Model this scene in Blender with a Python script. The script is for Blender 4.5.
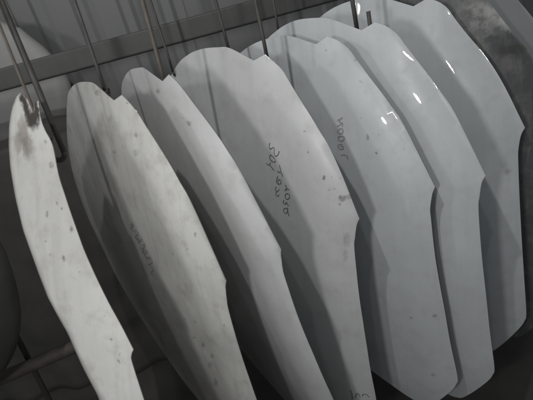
import bpy, bmesh, math, random
from mathutils import Vector, Matrix, noise
from mathutils.geometry import delaunay_2d_cdt
R = math.radians
scene = bpy.context.scene
for o in list(bpy.data.objects): bpy.data.objects.remove(o)
COL = scene.collection

S = 0.9                      # metres per layout unit
CAM_H = 1.5                  # camera height in layout units
def W(r, f, d):              # layout (right, forward, down from the camera) -> world metres
    return Vector((r*S, f*S, (CAM_H-d)*S))

# ------------------------------------------------------------------ camera
cam_data = bpy.data.cameras.new('camera'); cam = bpy.data.objects.new('camera', cam_data); COL.objects.link(cam)
cam_data.sensor_width = 36.0; cam_data.lens = 385/533*36; cam_data.clip_end = 60; cam_data.clip_start = .02
cam_data.dof.use_dof = True; cam_data.dof.focus_distance = .92; cam_data.dof.aperture_fstop = 3.2
down = Vector((233.5, 860.0, 385.0)).normalized()
fwd = (Vector((0, 0, 1)) - down[2]*down).normalized()
rgt = down.cross(fwd)
def cw(v): return Vector((rgt.dot(v), fwd.dot(v), -down.dot(v)))
cx, cy, cz = cw(Vector((1, 0, 0))), -cw(Vector((0, 1, 0))), -cw(Vector((0, 0, 1)))
m = Matrix((cx, cy, cz)).transposed().to_4x4(); m.translation = W(0, 0, 0)
cam.matrix_world = m
scene.camera = cam

# ------------------------------------------------------------------ light
world = bpy.data.worlds.new('World'); scene.world = world; world.use_nodes = True
bg = world.node_tree.nodes['Background']; bg.inputs['Color'].default_value = (.93, .97, 1, 1); bg.inputs['Strength'].default_value = .185
def lamp(name, pos, watts, radius, col):
    l = bpy.data.lights.new(name, 'POINT'); l.energy = watts; l.shadow_soft_size = radius; l.color = col
    o = bpy.data.objects.new(name, l); COL.objects.link(o); o.location = W(*pos); return o
lamp('ceiling_bulb', (-.39, .15, -1.19), 27, .018, (1, .985, .965))
lamp('second_ceiling_bulb', (-.17, -.085, -1.03), 5, .016, (1, .985, .965))
lamp('work_lamp', (-.478, -.19, -.044), 12.0, .05, (1, .985, .965))
lamp('far_left_lamp', (-1.3, .45, -.57), 7.5, .06, (1, .985, .965))
scene.view_settings.view_transform = 'Standard'; scene.view_settings.look = 'None'
scene.view_settings.exposure = 0; scene.view_settings.gamma = 1; scene.view_settings.use_curve_mapping = False
scene.render.engine = 'CYCLES'
scene.render.resolution_x = 1024; scene.render.resolution_y = 768

# ------------------------------------------------------------------ helpers
def obj(name, me, mat, parent=None):
    o = bpy.data.objects.new(name, me); COL.objects.link(o)
    if mat: me.materials.append(mat)
    if parent: o.parent = parent
    return o
def empty(name, loc, label=None, cat=None, group=None):
    o = bpy.data.objects.new(name, None); COL.objects.link(o); o.location = loc; o.empty_display_size = .05
    tag(o, label, cat, group); return o
def tag(o, label=None, cat=None, group=None, kind=None):
    if label: o['label'] = label
    if cat: o['category'] = cat
    if group: o['group'] = group
    if kind: o['kind'] = kind
    return o
def mesh(name, v, f, smooth=False):
    me = bpy.data.meshes.new(name); me.from_pydata([tuple(p) for p in v], [], f)
    me.polygons.foreach_set('use_smooth', [smooth]*len(me.polygons)); me.update(); return me
def tube(name, pts, r, n=10):
    pts = [Vector(p) for p in pts]; v = []; f = []
    up = Vector((.31, .87, .2)).normalized()
    for i, p in enumerate(pts):
        t = (pts[min(i+1, len(pts)-1)]-pts[max(i-1, 0)]).normalized()
        a = t.cross(up).normalized(); b = t.cross(a)
        for k in range(n):
            an = 2*math.pi*k/n; v.append(p+a*math.cos(an)*r+b*math.sin(an)*r)
    for i in range(len(pts)-1):
        for k in range(n): f.append((i*n+k, i*n+(k+1) % n, (i+1)*n+(k+1) % n, (i+1)*n+k))
    c = len(pts)-1
    f.append(tuple(range(n))[::-1]); f.append(tuple(c*n+k for k in range(n)))
    return mesh(name, v, f, True)
def boxmesh(name, lo, hi, bev=0):
    bm = bmesh.new(); bmesh.ops.create_cube(bm, size=1)
    for q in bm.verts: q.co = Vector([lo[i]+(q.co[i]+.5)*(hi[i]-lo[i]) for i in range(3)])
    if bev: bmesh.ops.bevel(bm, geom=bm.edges[:], offset=bev, segments=3, affect='EDGES', profile=.5)
    me = bpy.data.meshes.new(name); bm.to_mesh(me); bm.free(); return me
def crom(P, step):           # Catmull-Rom through a run of 2-D points, resampled
    P = [Vector(p) for p in P]; out = []
    for i in range(len(P)-1):
        p0 = P[i-1] if i else 2*P[0]-P[1]; p1 = P[i]; p2 = P[i+1]; p3 = P[i+2] if i+2 < len(P) else 2*P[-1]-P[-2]
        n = max(1, int((p2-p1).length/step))
        for k in range(n):
            t = k/n
            out.append(.5*((2*p1)+(p2-p0)*t+(2*p0-5*p1+4*p2-p3)*t*t+(3*p1-p0-3*p2+p3)*t**3))
    return out
def outline(runs, step=.007):
    o = []
    for r in runs: o += crom(r, step)
    return o
def lerp(x, xs, ys):
    if x <= xs[0]: return ys[0]
    for i in range(1, len(xs)):
        if x <= xs[i]: return ys[i-1]+(ys[i]-ys[i-1])*(x-xs[i-1])/(xs[i]-xs[i-1])
    return ys[-1]

# ------------------------------------------------------------------ materials
class NT:
    def __init__(s, name):
        s.m = bpy.data.materials.new(name); s.m.use_nodes = True; s.t = s.m.node_tree; s.t.nodes.clear()
        s.out = s.n('ShaderNodeOutputMaterial'); s.b = s.n('ShaderNodeBsdfPrincipled'); s.l(s.b.outputs[0], s.out.inputs[0])
    def n(s, ty, **k):
        q = s.t.nodes.new(ty)
        for a, b in k.items(): setattr(q, a, b)
        return q
    def l(s, a, b): s.t.links.new(a, b)
    def math(s, op, a, b=None, clamp=False):
        q = s.n('ShaderNodeMath', operation=op, use_clamp=clamp)
        for i, x in enumerate((a, b)):
            if x is None: continue
            if isinstance(x, (int, float)): q.inputs[i].default_value = x
            else: s.l(x, q.inputs[i])
        return q.outputs[0]
    def noise(s, vec, scale, detail=4, rough=.55):
        q = s.n('ShaderNodeTexNoise'); q.inputs['Scale'].default_value = scale; q.inputs['Detail'].default_value = detail
        q.inputs['Roughness'].default_value = rough; s.l(vec, q.inputs['Vector']); return q
    def ramp(s, x, lo, hi, a=0., b=1.):
        q = s.n('ShaderNodeMapRange'); q.inputs[1].default_value = lo; q.inputs[2].default_value = hi
        q.inputs[3].default_value = a; q.inputs[4].default_value = b; s.l(x, q.inputs[0]); return q.outputs[0]
    def mix(s, f, a, b):
        q = s.n('ShaderNodeMix', data_type='RGBA')
        if isinstance(f, (int, float)): q.inputs[0].default_value = f
        else: s.l(f, q.inputs[0])
        for i, x in ((6, a), (7, b)):
            if isinstance(x, tuple): q.inputs[i].default_value = (*x, 1)
            else: s.l(x, q.inputs[i])
        return q.outputs[2]
    def bump(s, h, strength, dist):
        q = s.n('ShaderNodeBump'); q.inputs['Strength'].default_value = strength; q.inputs['Distance'].default_value = dist
        s.l(h, q.inputs['Height']); s.l(q.outputs[0], s.b.inputs['Normal'])
def simple(name, col, col2, rough, scale=12, metal=0., bump=.0, rough2=None):
    t = NT(name); tc = t.n('ShaderNodeTexCoord'); nz = t.noise(tc.outputs['Object'], scale, 6, .6)
    f = t.ramp(nz.outputs[0], .3, .7)
    t.l(t.mix(f, col, col2), t.b.inputs['Base Color'])
    t.l(t.ramp(f, 0, 1, rough, rough if rough2 is None else rough2), t.b.inputs['Roughness'])
    t.b.inputs['Metallic'].default_value = metal
    if bump: t.bump(nz.outputs[0], bump, .004)
    return t.m
DIRT = [(.10, .095, .085), (.05, .048, .045), (.19, .168, .152), (.44, .44, .43), (.045, .04, .036)]
def paint(name, base, spots, seed, rough=.4, grime=.22, coat=.9, speck=.35, metal=0.):
    """gloss paint with hand-placed stains (x along the panel, z up the panel, in the panel's own metres)"""
    t = NT(name); tc = t.n('ShaderNodeTexCoord')
    mp = t.n('ShaderNodeMapping'); mp.inputs['Location'].default_value = (seed*1.7, seed*.9, seed*2.3); t.l(tc.outputs['Object'], mp.inputs['Vector'])
    wob = t.noise(mp.outputs[0], 160, 3); wob2 = t.noise(mp.outputs[0], 45, 3)
    sub = t.n('ShaderNodeVectorMath', operation='SUBTRACT'); t.l(wob.outputs['Color'], sub.inputs[0]); sub.inputs[1].default_value = (.5, .5, .5)
    sc = t.n('ShaderNodeVectorMath', operation='SCALE'); t.l(sub.outputs[0], sc.inputs[0]); sc.inputs['Scale'].default_value = .011
    ad = t.n('ShaderNodeVectorMath', operation='ADD'); t.l(tc.outputs['Object'], ad.inputs[0]); t.l(sc.outputs[0], ad.inputs[1])
    fl = t.n('ShaderNodeVectorMath', operation='MULTIPLY'); t.l(ad.outputs[0], fl.inputs[0]); fl.inputs[1].default_value = (1, 0, 1)
    big = t.noise(mp.outputs[0], 5, 5, .6); med = t.noise(mp.outputs[0], 22, 6, .65)
    col = t.mix(t.ramp(big.outputs[0], .35, .75, 0, grime), base, tuple(c*.66 for c in base))
    col = t.mix(t.ramp(med.outputs[0], .5, .8, 0, grime*.9), col, (.30, .285, .26))
    st = t.n('ShaderNodeMapping'); st.inputs['Scale'].default_value = (60, 60, 5); t.l(tc.outputs['Object'], st.inputs['Vector'])
    streak = t.noise(st.outputs[0], 1.0, 3, .6)                 # runs of rinsed dust down the panel
    col = t.mix(t.ramp(streak.outputs[0], .52, .8, 0, grime*.5), col, (.36, .345, .32))
    sp = t.noise(mp.outputs[0], 330, 2, .5)
    smask = t.math('MULTIPLY', t.ramp(sp.outputs[0], .69, .75, 0, speck), t.ramp(wob2.outputs[0], .48, .7))
    col = t.mix(smask, col, DIRT[0]); mask = smask
    for (s, v, a, b, ang, k, *ci) in spots:
        q = t.n('ShaderNodeMapping', vector_type='TEXTURE')
        q.inputs['Location'].default_value = (s*S, 0, -v*S); q.inputs['Rotation'].default_value = (0, ang, 0); q.inputs['Scale'].default_value = (a*S, 1, b*S)
        t.l(fl.outputs[0], q.inputs['Vector'])
        ln = t.n('ShaderNodeVectorMath', operation='LENGTH'); t.l(q.outputs[0], ln.inputs[0])
        edge = t.math('ADD', ln.outputs['Value'], t.ramp(wob2.outputs[0], .3, .7, -.25, .35))
        f = t.ramp(edge, .55, 1.15, min(1, k*1.15), 0)
        if not ci or ci[0] == 3: f = t.math('MULTIPLY', f, t.ramp(wob2.outputs[0] if ci else wob.outputs[0], .38, .6, .2 if ci else .45, 1))
        col = t.mix(f, col, DIRT[ci[0] if ci else 0]); mask = t.math('MAXIMUM', mask, f)
    t.l(col, t.b.inputs['Base Color'])
    rg = t.ramp(med.outputs[0], .3, .75, rough-.08, rough+.12)
    t.l(t.math('ADD', rg, t.math('MULTIPLY', mask, .4), True), t.b.inputs['Roughness'])
    t.l(t.math('SUBTRACT', coat, mask, True), t.b.inputs['Coat Weight']); t.b.inputs['Coat Roughness'].default_value = .025
    t.b.inputs['Metallic'].default_value = metal
    t.bump(med.outputs[0], .05, .002)
    return t.m
MARKER = simple('marker_ink', (.09, .09, .095), (.22, .22, .225), .6, 220)
MARKER2 = simple('faded_marker_ink', (.24, .24, .245), (.42, .42, .42), .6, 260)
STEEL = simple('dark_steel', (.07, .067, .063), (.11, .105, .098), .65, 60, .2, .2)
RUST = simple('rusty_rod', (.10, .086, .074), (.15, .13, .112), .65, 70, .1, .3)
PRIMER = simple('primer_grey', (.20, .20, .195), (.27, .265, .26), .6, 30)

# ------------------------------------------------------------------ setting
FLOOR = simple('dark_concrete', (.055, .052, .049), (.08, .076, .072), .85, 6, 0, .4)
fl = obj('floor', mesh('floor', [W(-4, -1.5, 1.5), W(4, -1.5, 1.5), W(4, 2.01, 1.5), W(-4, 2.01, 1.5)], [(0, 1, 2, 3)]), FLOOR); tag(fl, kind='structure')

WALLM = simple('galvanised_sheet', (.15, .153, .154), (.19, .193, .194), .5, 9, .25, .15, .62)
wall = empty('back_wall', W(0, 1.95, 1.5), 'grey ribbed sheet metal wall behind the hanging fenders', 'wall')
def sheet(wd, hgt):
    prof = [(0, 0), (.25, 0), (.30, .007), (.40, .007), (.45, 0), (.72, 0), (.77, .007), (.87, .007), (.92, 0), (1.03, .003)]
    v = []; f = []
    for x, d in prof: v += [Vector((x*wd, -d, 0)), Vector((x*wd, -d, hgt))]
    for x, d in prof: v += [Vector((x*wd, -d+.0015, 0)), Vector((x*wd, -d+.0015, hgt))]
    n = len(prof)
    for i in range(n-1):
        f.append((2*i, 2*i+2, 2*i+3, 2*i+1)); f.append((2*n+2*i, 2*n+2*i+1, 2*n+2*i+3, 2*n+2*i+2))
    f += [(0, 1, 2*n+1, 2*n), (2*n-2, 4*n-2, 4*n-1, 2*n-1)]
    return mesh('wall_sheet', v, f)
sw = .36*S; SH = sheet(sw, 2.5*S); SH.materials.append(WALLM)
for i in range(14):
    o = bpy.data.objects.new('wall_sheet', SH); COL.objects.link(o); o.parent = wall
    o.location = ((-2.3*S)+i*sw, (-.003 if i % 2 else 0), 0)

# rail running across behind the fenders
RAILM = simple('painted_rail', (.055, .055, .055), (.072, .072, .07), .55, 20, 0, .1)
rail = obj('support_rail', boxmesh('support_rail', (-1.7*S, -.03*S, -.034*S), (1.5*S, .03*S, .034*S), .006), RAILM)
rail.location = W(0, 1.45, -.058)
tag(rail, 'grey square steel rail crossing the wall behind the rods', 'rail')

def plate(name, pts, f, thick, mat, bulge=0.):
    """an upright shaped plate of real thickness at forward distance f; pts are (right, down)"""
    P = [Vector((a, b)) for a, b in pts]; n = len(P)
    c = sum(P, Vector((0, 0)))/n; v = []; fa = []
    rings = [(1, 0), (.97, -.4), (.8, -.75), (.5, -.95), (0.05, -1)]
    for k, h in rings:
        for p in P:
            q = c+(p-c)*k; v.append(W(q[0], f+h*bulge-thick*(0 if k == 1 else 1), q[1]))
    for j in range(len(rings)-1):
        for i in range(n): fa.append((j*n+i, j*n+(i+1) % n, (j+1)*n+(i+1) % n, (j+1)*n+i))
    fa.append(tuple((len(rings)-1)*n+i for i in range(n)))
    b = len(v)
    for p in P: v.append(W(p[0], f+.004, p[1]))
    for i in range(n): fa.append((b+i, b+(i+1) % n, (i+1) % n, i))
    fa.append(tuple(b+i for i in range(n))[::-1])
    bm = bmesh.new(); me = mesh(name, v, fa, True); bm.from_mesh(me); bmesh.ops.recalc_face_normals(bm, faces=bm.faces); bm.to_mesh(me); bm.free()
    return me
LIT_WALL = paint('lit_wall_tone', (.28, .28, .277), [], 11, .5, .3, .0)  # pale plate added to stand for the brightly lit part of the wall
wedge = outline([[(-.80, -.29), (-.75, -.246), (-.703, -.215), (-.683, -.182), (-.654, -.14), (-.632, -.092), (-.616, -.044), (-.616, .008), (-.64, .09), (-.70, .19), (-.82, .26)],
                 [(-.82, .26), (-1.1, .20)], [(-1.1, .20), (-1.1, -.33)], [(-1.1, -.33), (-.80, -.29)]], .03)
tag(obj('lit_wall_patch', plate('lit_wall_patch', [p*1.06 for p in wedge], 1.72, .01, LIT_WALL, .02), LIT_WALL), 'pale grey curved plate added for the lit wall behind the rail at upper left', 'light patch')

BLK = simple('black_plastic', (.03, .03, .03), (.045, .044, .043), .5, 15, 0, .1)
blob = outline([[(-.62, .10), (-.577, .175), (-.558, .241), (-.57, .329), (-.603, .433), (-.648, .511), (-.697, .567), (-.75, .604), (-.84, .63), (-1.0, .60), (-1.1, .45), (-1.1, .2), (-.95, .05), (-.75, .03), (-.62, .10)]], .03)
tag(obj('bumper_cover', plate('bumper_cover', [p+Vector((-.03, .02)) for p in blob], .80, .01, BLK, .05), BLK), 'black plastic bumper cover in the dark at lower left', 'bumper')
DRUST = simple('dark_rusty_pipe', (.04, .034, .03), (.065, .054, .047), .7, 40, 0, .3)
DSTEEL = simple('blackened_bar', (.022, .021, .02), (.04, .038, .036), .6, 40, 0, .2)
tag(obj('floor_rail', tube('floor_rail', [W(-1.2, .9, .765), W(-.9, .9, .715), W(-.60, .9, .664)], .017), DRUST), 'dark rusty pipe low at left below the black bumper', 'pipe')
tag(obj('upright_bar', tube('upright_bar', [W(-.765, .93, .40), W(-.787, .93, .609), W(-.83, .93, 1.02), W(-.85, .95, 1.5)], .007), DSTEEL), 'thin dark bar crossing the rusty pipe', 'bar')

SHADEM = simple('dark_shade_sheet', (.07, .067, .063), (.1, .096, .09), .75, 8, 0, .2)  # dark sheet added where the lower wall only falls into shade
def make_shade_sheet():
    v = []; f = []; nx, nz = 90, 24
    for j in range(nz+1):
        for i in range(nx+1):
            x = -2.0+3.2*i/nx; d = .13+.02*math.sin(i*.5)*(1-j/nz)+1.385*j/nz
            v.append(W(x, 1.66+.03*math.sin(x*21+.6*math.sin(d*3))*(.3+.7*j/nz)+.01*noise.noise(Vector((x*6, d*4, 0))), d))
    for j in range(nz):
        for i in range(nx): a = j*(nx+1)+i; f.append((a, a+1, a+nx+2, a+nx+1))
    me = mesh('shade_sheet', v, f, True); o = obj('shade_sheet', me, SHADEM)
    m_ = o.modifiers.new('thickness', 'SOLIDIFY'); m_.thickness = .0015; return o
tag(make_shade_sheet(), 'dark sheet added for the shade under the rail behind the fenders', 'shade_sheet')

# ------------------------------------------------------------------ fenders
def smr(v): return lerp(v, [0, .03, .1, .2, .3, .375, .5, .8, 1.2], [.01, .045, .09, .152, .196, .222, .225, .238, .26])
def z_std(s, v):
    dr = max(sum(smr(v+k*.012) for k in (-2, -1, 0, 1, 2))/5-s, 0)
    k = min(max(v/.16, 0), 1); k = .3+.7*k*k*(3-2*k)
    return -.026*k*max(0, 1-dr/.10)**2.2-(v-.45)**2*.10-.12*min(s+.05, 0)**2
def z_narrow(s, v):          # narrow hood-side strip, the body folding back behind it
    e = lerp(v, [-.03, -.004, .032, .075, .12, .193, .261, .333, .4, .472, .543, .598, .75, .92, 1.03], [-.086, -.109, -.126, -.132, -.131, -.115, -.091, -.055, -.025, .022, .054, .083, .134, .174, .199])
    t = max(e-s, 0); s2 = max(s, e)
    return (-.5 if s2 < -.1 else -.8)*(s2+.1)**2-(v-.45)**2*.06-.64*(t*t/.1 if t < .05 else t-.025)
TIP, NOTCH, SILL, VALLEY = (0, 0), (.232, .375), (-.74, .42), (-.034, .011)
STD = [[TIP, (.025, .012), (.05, .035), (.07, .068), (.098, .113), (.135, .17), (.163, .215), (.191, .278), NOTCH],
       [NOTCH, (.224, .394), (.219, .43), (.218, .46), (.223, .58), (.232, .73), (.240, .86), (.249, 1.0), (.245, 1.035), (.226, 1.075), (.162, 1.178), (.142, 1.196), (.116, 1.2), (.07, 1.19), (0, 1.16), (-.10, 1.11), (-.25, 1.02), (-.40, .915), (-.53, .80), (-.64, .67), (-.71, .54), SILL],
       [SILL, (-.70, .32), (-.60, .2), (-.48, .088), (-.37, 0), (-.30, -.034), (-.23, -.046), (-.16, -.041), (-.115, -.030), VALLEY], [VALLEY, TIP]]
SHARP = [[TIP, (.022, .0165), (.045, .037), (.064, .066), (.092, .110), (.130, .168), (.160, .214), (.191, .278), NOTCH]]+STD[1:2]+[[SILL, (-.70, .32), (-.60, .205), (-.48, .098), (-.37, .014), (-.30, -.014), (-.23, -.027), (-.16, -.027), (-.115, -.022), VALLEY], [VALLEY, TIP]]
LOWLOBE = STD[:2]+SHARP[2:]
NARROW = [[(-.03, -.006), (-.025, .029), (-.014, .053), (.006, .086), (.016, .144), (.031, .187), (.055, .256), (.074, .306), (.11, .39), (.136, .443), (.154, .488)],
          [(.154, .488), (.148, .503), (.153, .533), (.164, .58), (.20, .75), (.235, .95), (.238, 1.02), (.22, 1.06), (.17, 1.06), (0, 1.04), (-.2, .98), (-.36, .86), (-.46, .66)],
          [(-.46, .66), (-.50, .40), (-.49, .17), (-.40, .09), (-.28, .045), (-.17, .0), (-.125, -.022), (-.09, -.03)],
          [(-.09, -.03), (-.069, -.016), (-.053, .002)], [(-.053, .002), (-.03, -.006)]]
def frame(q):
    t = q[:3]; yaw, pit, rol = (R(a) for a in q[3:])
    U = Vector((math.cos(yaw), -math.sin(yaw), 0)); N = Vector((-math.sin(yaw), -math.cos(yaw), 0)); D = Vector((0, 0, 1))
    D2 = math.cos(pit)*D+math.sin(pit)*N
    U3 = math.cos(rol)*U+math.sin(rol)*D2; D3 = math.cos(rol)*D2-math.sin(rol)*U
    flip = lambda a: Vector((a[0], a[1], -a[2]))
    x = flip(U3); z = -flip(D3); y = z.cross(x)
    mm = Matrix((x, y, z)).transposed().to_4x4(); mm.translation = W(*t); return mm
def make_fender(q, label, runs, zf, mat, seed, strokes=(), ink=None, group='hanging fenders'):
    root = bpy.data.objects.new('fender', None); COL.objects.link(root); root.empty_display_size = .05
    root.matrix_world = frame(q); tag(root, label, 'fender', group)
    def P(s, v, off=0.):
        d = noise.noise(Vector((s*7+seed*3.1, v*5, seed)))*.0016+noise.noise(Vector((s*16, v*14+seed*5, seed)))*.0005
        return Vector((s*S, -(zf(s, v)+d+off)*S, -v*S))
    rv = random.Random(seed*7+1)
    runs = [[runs[i][0]]+[(p[0]+rv.uniform(-1, 1)*.0009, p[1]+rv.uniform(-1, 1)*.0009) for p in runs[i][1:-1]]+[runs[i][-1]] for i in range(len(runs))]
    ol = outline(runs); n = len(ol)
    pts = [Vector(p) for p in ol]
    xs = [p[0] for p in ol]; ys = [p[1] for p in ol]; g = .013
    rnd = random.Random(seed)
    def inside(p):
        c = False; j = n-1
        for i in range(n):
            if (ol[i][1] > p[1]) != (ol[j][1] > p[1]) and p[0] < (ol[j][0]-ol[i][0])*(p[1]-ol[i][1])/(ol[j][1]-ol[i][1])+ol[i][0]: c = not c
            j = i
        return c
    y = min(ys); row = 0
    while y < max(ys):
        x = min(xs)+(g/2 if row % 2 else 0)
        while x < max(xs):
            p = Vector((x, y))
            if inside(p) and min((p-o).length_squared for o in ol) > (g*.5)**2: pts.append(p)
            x += g
        y += g*.87; row += 1
    vo, eo, fo, *_ = delaunay_2d_cdt(pts, [(i, (i+1) % n) for i in range(n)], [], 1, 1e-6)
    m_ = len(vo); th = .0013/S
    v = [P(p[0], p[1]) for p in vo]+[P(p[0], p[1], -th) for p in vo]
    f = []; cnt = {}
    for t in fo:
        a, b, c = t
        if (vo[b]-vo[a]).cross(vo[c]-vo[a]) < 0: a, b, c = a, c, b
        f.append((a, c, b)); f.append((a+m_, b+m_, c+m_))
        for e in ((a, b), (b, c), (c, a)):
            cnt[e] = 1
    nf = len(f)
    for (a, b) in cnt:
        if (b, a) not in cnt: f.append((a, b, b+m_, a+m_))
    me = mesh('outer_skin', v, f, True)
    me.polygons.foreach_set('use_smooth', [i < nf for i in range(len(f))])
    def nrm(p):
        e = .002; ds = (P(p[0]+e, p[1])-P(p[0]-e, p[1])); dv = (P(p[0], p[1]+e)-P(p[0], p[1]-e))
        return dv.cross(ds).normalized()
    ns = [nrm(p) for p in vo]
    me.normals_split_custom_set_from_vertices([tuple(a) for a in ns]+[tuple(-a) for a in ns])
    skin = obj('outer_skin', me, mat, root)
    # return flange folded back behind the edge
    cen = Vector((sum(xs)/n, sum(ys)/n)); fv = []; ff = []
    for i, p in enumerate(ol):
        tg = (ol[(i+1) % n]-ol[i-1]).normalized(); nin = Vector((-tg[1], tg[0]))
        for dep, ins in ((.0014, .0004), (.0032, .0030), (.0036, .013)):
            k = p+nin*ins; b = P(p[0], p[1]); fv.append(Vector((k[0]*S, b[1]+dep, -k[1]*S)))
    for i in range(n):
        j = (i+1) % n
        for k in (0, 1): ff.append((3*i+k, 3*j+k, 3*j+k+1, 3*i+k+1))
    obj('edge_flange', mesh('edge_flange', fv, ff), PRIMER, root)
    for st in strokes:                                # each pen stroke follows the surface
        bmv = []; bmf = []
        c = crom(st, .0012) + [Vector(st[-1])]
        for i in range(len(c)):
            tg = (c[min(i+1, len(c)-1)]-c[max(i-1, 0)]).normalized(); w = (.0013 if ink == MARKER else .0017)*(1+.45*noise.noise(Vector((i*.21, st[0][0]*90, 0))))
            nn = Vector((-tg[1], tg[0]))*w; k = len(bmv)
            bmv += [P(*(c[i]+nn), .0005), P(*(c[i]-nn), .0005)]
            if i: bmf.append((k-2, k-1, k+1, k))
        obj('marker_stroke', mesh('marker_stroke', bmv, bmf), ink, skin)
    return root
T1 = [[-0.015,0.077,0.006,0.005,0.0,0.5],[-0.001,0.123,0.0071,0.0071,1.71,0.5],[-0.022,0.221,0.0081,0.0059,1.84,0.6],[0.009,0.199,0.0045,0.0035,2.42,0.6],[0.021,0.211,0.004,0.004,1.57,0.6],[0.043,0.251,0.0091,0.0069,1.83,0.6],[0.017,0.311,0.0081,0.004,1.73,0.6],[-0.031,0.277,0.004,0.003,0.0,0.5],[0.055,0.334,0.0035,0.0025,-0.7,0.5],[-0.022,0.305,0.0052,0.0038,2.02,0.4],[0.01,0.247,0.003,0.002,1.57,0.4],[0.112,0.468,0.003,0.003,0.0,0.6],[0.126,0.498,0.0051,0.0029,1.86,0.6],[0.124,0.514,0.006,0.004,1.57,0.6],[0.101,0.42,0.003,0.003,1.57,0.5]]
T1 += [[-.083, -.016, .024, .012, .9, 1, 4], [-.072, .005, .030, .013, 1.2, 1, 4], [-.060, .030, .026, .014, 1.1, 1, 4], [-.036, .010, .034, .010, 1.3, 1, 4], [-.046, .028, .022, .016, 1.1, 1, 4],
       [-.085, .055, .042, .026, 1.4, .62, 2], [-.072, .085, .030, .024, 1.3, .6, 2], [-.105, .07, .030, .024, 1.2, .5, 2]]
T2 = [[-0.077,0.052,0.0196,0.0098,2.75,0.4],[0.016,0.016,0.0049,0.0027,-0.06,0.6],[0.03,0.08,0.0075,0.0056,2.52,0.5],[-0.103,0.132,0.0101,0.0034,2.89,0.6],[0.019,0.117,0.0148,0.0073,2.87,0.35],[-0.118,-0.004,0.0161,0.0063,2.99,0.5],[0.168,0.279,0.0053,0.0033,1.69,0.5],[0.077,0.35,0.0091,0.0035,2.6,0.4],[0.143,0.316,0.0045,0.0028,2.55,0.4],[-0.117,0.373,0.0171,0.0061,2.57,0.6],[-0.08,0.379,0.0127,0.0044,2.59,0.6],[-0.104,0.408,0.0142,0.0049,2.54,0.6],[-0.072,0.421,0.0136,0.0049,2.51,0.5],[-0.086,0.466,0.0148,0.0049,2.49,0.5],[-0.132,0.338,0.0193,0.007,2.56,0.5],[0.087,0.545,0.0127,0.0032,2.53,0.5],[0.048,0.623,0.0176,0.0048,2.42,0.5],[0.089,0.622,0.0206,0.0063,2.23,0.6],[0.121,0.64,0.0203,0.0059,2.33,0.6],[0.089,0.695,0.031,0.0086,2.26,0.5],[0.087,0.764,0.04,0.0092,2.11,0.65],[0.201,0.501,0.0066,0.0036,1.97,0.6],[0.032,0.566,0.012,0.0035,2.44,0.4]]
T3 = [[-0.073,0.03,0.0163,0.006,3.04,0.55],[0.036,0.105,0.0092,0.0061,2.84,0.6],[0.018,0.092,0.0051,0.0024,3.01,0.3]]
T4 = [[0.194,0.329,0.0102,0.0095,-2.76,0.6],[0.206,0.324,0.0106,0.0087,2.14,0.6],[0.188,0.342,0.0054,0.0049,-3.06,0.5],[0.201,0.435,0.0227,0.0088,1.62,0.3],[0.197,0.479,0.0208,0.0068,1.63,0.28],[0.151,0.28,0.0057,0.0037,1.53,0.7],[0.102,0.173,0.0026,0.0025,1.17,0.6],[0.112,0.22,0.0033,0.0029,1.69,0.6],[0.168,0.278,0.0023,0.0021,1.33,0.5],[0.174,0.306,0.0029,0.0026,1.4,0.5],[0.182,0.294,0.0023,0.0021,1.16,0.5],[0.163,0.308,0.0022,0.0021,1.95,0.5],[0.187,0.28,0.002,0.002,3.09,0.5]]
T5 = [[0.086,0.245,0.0075,0.004,1.69,0.65],[0.106,0.285,0.0051,0.0034,1.74,0.6],[0.115,0.239,0.0026,0.0023,1.44,0.5],[0.072,0.198,0.0026,0.0024,-3.1,0.5],[0.075,0.115,0.004,0.0029,1.44,0.5],[0.066,0.064,0.0044,0.0033,1.57,0.4],[-0.006,0.029,0.0039,0.0031,-2.87,0.3],[0.21,0.765,0.0076,0.0064,2.02,0.55],[0.145,0.79,0.0081,0.0048,2.37,0.4],[0.185,1.012,0.0105,0.0061,2.14,0.4],[0.169,0.28,0.0024,0.002,1.21,0.3]]
T7 = [[0.195,0.496,0.0095,0.0079,1.12,0.35],[0.012,0.082,0.0206,0.0075,1.57,0.1]]
WHITE, CREAM, COOL = (.63, .64, .642), (.63, .63, .605), (.605, .638, .652)
make_fender((-0.375, 0.8, 0.0193, 35, 22, 0), 'narrow white fender with brown stained tip, nearest at far left', NARROW, z_narrow, paint('stained_cream_paint', CREAM, T1, 1, .5, .7), 1)
make_fender((-0.2527, 0.8296, 0.05, 51.93, 3.38, 4.14), 'dirty white fender with dark specks, second from left', SHARP, z_std, paint('specked_cream_paint', CREAM, T2, 2, .5, .8), 2, [[[-0.1275,0.3217],[-0.1144,0.3297],[-0.1389,0.349],[-0.1157,0.3509]],[[-0.1111,0.3435],[-0.0984,0.3515],[-0.1276,0.3699],[-0.1071,0.3754],[-0.0791,0.3573]],[[-0.1194,0.3857],[-0.0904,0.3669],[-0.0713,0.3725],[-0.1038,0.3989],[-0.1192,0.3949]],[[-0.0965,0.3964],[-0.0726,0.3941],[-0.1035,0.4176],[-0.0813,0.4189]],[[-0.0983,0.4284],[-0.0651,0.4097],[-0.0623,0.4242],[-0.0982,0.4477]],[[-0.0858,0.446],[-0.0713,0.4498],[-0.0959,0.473],[-0.0737,0.4735]]], MARKER2)
make_fender((-0.1529, 0.8654, 0.0394, 58.15, -1.56, -0.25), 'clean white fender third from left, behind the specked one', SHARP, z_std, paint('white_paint_c', WHITE, T3, 3, .38, .32), 3)
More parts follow.
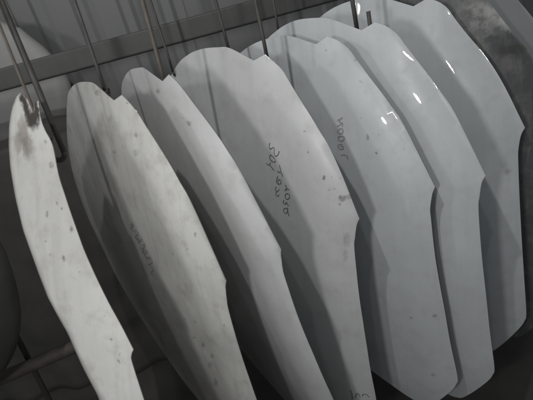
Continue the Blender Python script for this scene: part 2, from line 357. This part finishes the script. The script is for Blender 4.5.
S4 = [[[-0.0024,0.2077],[-0.006,0.2145],[-0.0051,0.2235],[-0.0002,0.2225],[0.0071,0.2184],[0.0101,0.2219],[0.0081,0.2325],[0.0105,0.2401],[0.0174,0.2388],[0.0243,0.2307],[0.0256,0.2259]],[[-0.0046,0.2379],[-0.009,0.2451],[-0.0066,0.2528],[0.0015,0.2571],[0.0084,0.2562],[0.0093,0.2495],[0.0032,0.2436],[-0.0032,0.2404],[-0.0046,0.2379]],[[-0.0239,0.2632],[-0.0174,0.2672],[-0.0103,0.2668]],[[-0.0075,0.2597],[-0.011,0.2669],[-0.0043,0.2741],[0.0025,0.2808]],[[0.0219,0.2619],[0.0236,0.2702],[0.0255,0.282],[0.0309,0.2928]],[[0.0139,0.2797],[0.0186,0.283],[0.025,0.2802]],[[0.0128,0.2948],[0.0071,0.3054],[0.0068,0.3138],[0.0134,0.3169],[0.0208,0.3121],[0.0221,0.3057],[0.0173,0.303],[0.0112,0.3075],[0.012,0.3144]],[[0.0026,0.3255],[-0.0014,0.3351],[0.0043,0.3384],[0.0132,0.331]],[[0.0043,0.3384],[-0.0012,0.3466],[0.0041,0.3528],[0.0108,0.3457]],[[-0.0161,0.3379],[-0.0153,0.3392]],[[0.0366,0.3142],[0.0381,0.3226],[0.038,0.3306]],[[0.0481,0.3259],[0.0387,0.3242],[0.0311,0.3319]],[[0.0353,0.3388],[0.0308,0.3475],[0.035,0.3545],[0.0439,0.3505],[0.0466,0.3419],[0.0413,0.3377],[0.0353,0.3388]],[[0.025,0.3587],[0.0222,0.3672],[0.0278,0.3704],[0.0339,0.3633],[0.0363,0.3707],[0.0414,0.3711]],[[0.0225,0.384],[0.0204,0.3934],[0.0267,0.3978],[0.0339,0.3895],[0.0314,0.382],[0.0225,0.384]],[[0.0354,0.3782],[0.0356,0.3928],[0.0381,0.4033]],[[0.1771,0.9878],[0.1801,1.0025],[0.1793,1.0318]],[[0.1883,1.0189],[0.1968,0.9939],[0.2022,0.9894],[0.2061,1.0038]],[[0.2124,0.9974],[0.216,0.9868],[0.2247,0.9828],[0.2313,0.9934]]]
S5 = [[[0.0022,0.2016],[0.0203,0.1946]],[[0.0203,0.1946],[0.0084,0.2037],[0.0181,0.2092]],[[0.0181,0.2092],[0.0002,0.2172]],[[0.0181,0.2092],[0.0168,0.2182]],[[0.0093,0.2229],[0.0009,0.2277],[0.0021,0.235],[0.0111,0.2365],[0.0165,0.2306],[0.0152,0.224],[0.0093,0.2229]],[[-0.0,0.2437],[0.0169,0.2438],[0.0157,0.2517],[0.0065,0.2564],[-0.0013,0.2517],[-0.0,0.2437]],[[0.0098,0.2652],[-0.0011,0.2653],[-0.0047,0.2732],[0.0008,0.2782],[0.0096,0.2767],[0.0106,0.2699],[0.0019,0.2714]],[[-0.0004,0.2955],[0.0094,0.2932],[0.0175,0.2957],[0.0214,0.3052]]]
f4 = make_fender((0.0663, 0.9354, 0.0529, 48.31, 4.19, 4.87), 'white fender with three lines of dark marker writing and grey smudges, fourth from left', SHARP, z_std, paint('white_paint_d', WHITE, T4, 4, .38, .32), 4, S4, MARKER)
f5 = make_fender((0.2263, 0.9715, 0.0539, 48.92, 2.05, -0.46), 'white fender with one faded word along it, fifth from left', LOWLOBE, z_std, paint('white_paint_e', COOL, T5, 5, .38, .32), 5, S5, MARKER2)
make_fender((0.3365, 0.9451, 0.0495, 46.56, 1.71, 0.4), 'plain white fender sixth from left, hung by a hook with upturned end', STD, z_std, paint('white_paint_f', COOL, [], 6, .38, .32), 6)
make_fender((0.5496, 1.11, 0.0333, 38.96, 4.82, -0.08), 'white fender farthest right of the white ones, in front of the dark fender', STD, z_std, paint('white_paint_g', COOL, T7, 7, .38, .32), 7)
T8 = [[.035, .085, .085, .055, .6, .5, 3], [.095, .105, .06, .02, .75, .9, 3], [.06, .075, .06, .018, .55, .6, 3], [.115, .185, .035, .018, .2, .6, 1]]
make_fender((.66, 1.12, .03, 38, 4, 0), 'dark grey fender with pale dusty patch, right of the white ones', STD, z_std, paint('dark_grey_paint', (.085, .09, .092), T8, 8, .4, .5, .6, .5), 8)
make_fender((.74, 1.2, -.03, 38, 4, 0), 'silver grey fender rim in the top right corner behind the dusty one', STD, z_std, paint('silver_grey_paint', (.26, .275, .285), [], 9, .35, .2, .6, .3), 9)

# ------------------------------------------------------------------ hanging rods
ROD_TOP = -.85
def rod(bot, top, r, mat, label, hook=None, ext=4.0):
    b = Vector(bot); t = Vector(top); t = b+(t-b)*((ROD_TOP-b[2])/(t[2]-b[2]))
    root = empty('hanging_rod', W(*b), label, 'rod', 'rods holding the fenders')
    o = W(*b)
    n = 14
    obj('shaft', tube('shaft', [(W(*(b+(t-b)*(i/n)))-o)+Vector((math.sin(i*.9)*.0006, 0, 0)) for i in range(n+1)], r*S), mat, root)
    hx, hl = hook or (.022, -.004)
    side = Vector((1, 0, 0)) if hook else Vector((.05, 1, 0)).normalized()
    pts = []
    for k in range(11):
        a = math.pi*k/10
        pts.append((side*(hx/2-hx/2*math.cos(a))+Vector((0, 0, -abs(hx)/2*math.sin(a))))*S)
    pts.append((side*hx+Vector((0, 0, hl)))*S)
    obj('hook', tube('hook', pts, r*S*.98), mat, root)
    return root
rod((-0.414, 0.835, 0.1011), (-0.3955, 0.835, -0.1207), 0.003, RUST, 'thin rusty wire rod at far left, hooked to the stained fender')
rod((-0.4049, 0.87, 0.1361), (-0.3889, 0.87, -0.1543), 0.0062, STEEL, 'thick grey steel rod at far left beside the rusty wire', (-0.03, 0.0))
rod((-0.2887, 0.9341, 0.0392), (-0.2768, 0.9341, -0.147), 0.0037, STEEL, 'thin dark rod ending above the specked fender')
rod((-0.1511, 0.9084, 0.0654), (-0.1389, 0.9084, -0.1116), 0.0046, RUST, 'thick brownish rod at the tip of the third fender')
rod((-0.1697, 1.2338, 0.0503), (-0.1675, 1.2338, -0.1466), 0.0037, STEEL, 'thin dark rod close behind the thick brownish rod')
rod((0.008, 1.0689, 0.0278), (0.0066, 1.0689, -0.0906), 0.0037, STEEL, 'thin dark rod above the fender with three lines of writing')
rod((0.0901, 0.973, 0.0738), (0.0932, 0.973, -0.0615), 0.0046, STEEL, 'dark rod at the tip of the fender with three lines of writing')
rod((0.1594, 1.1927, 0.0248), (0.163, 1.1927, -0.0637), 0.0037, STEEL, 'short visible dark rod right of the written fender tip')
rod((0.3233, 1.0018, 0.0562), (0.321, 1.0018, -0.0093), 0.0052, STEEL, 'dark rod whose upturned hook end shows beside the sixth fender tip', (0.033, 0.032))
rod((0.4792, 1.2009, 0.0381), (0.4888, 1.2009, 0.0085), 0.004, STEEL, 'rightmost rod, its end just showing behind the last white fender')
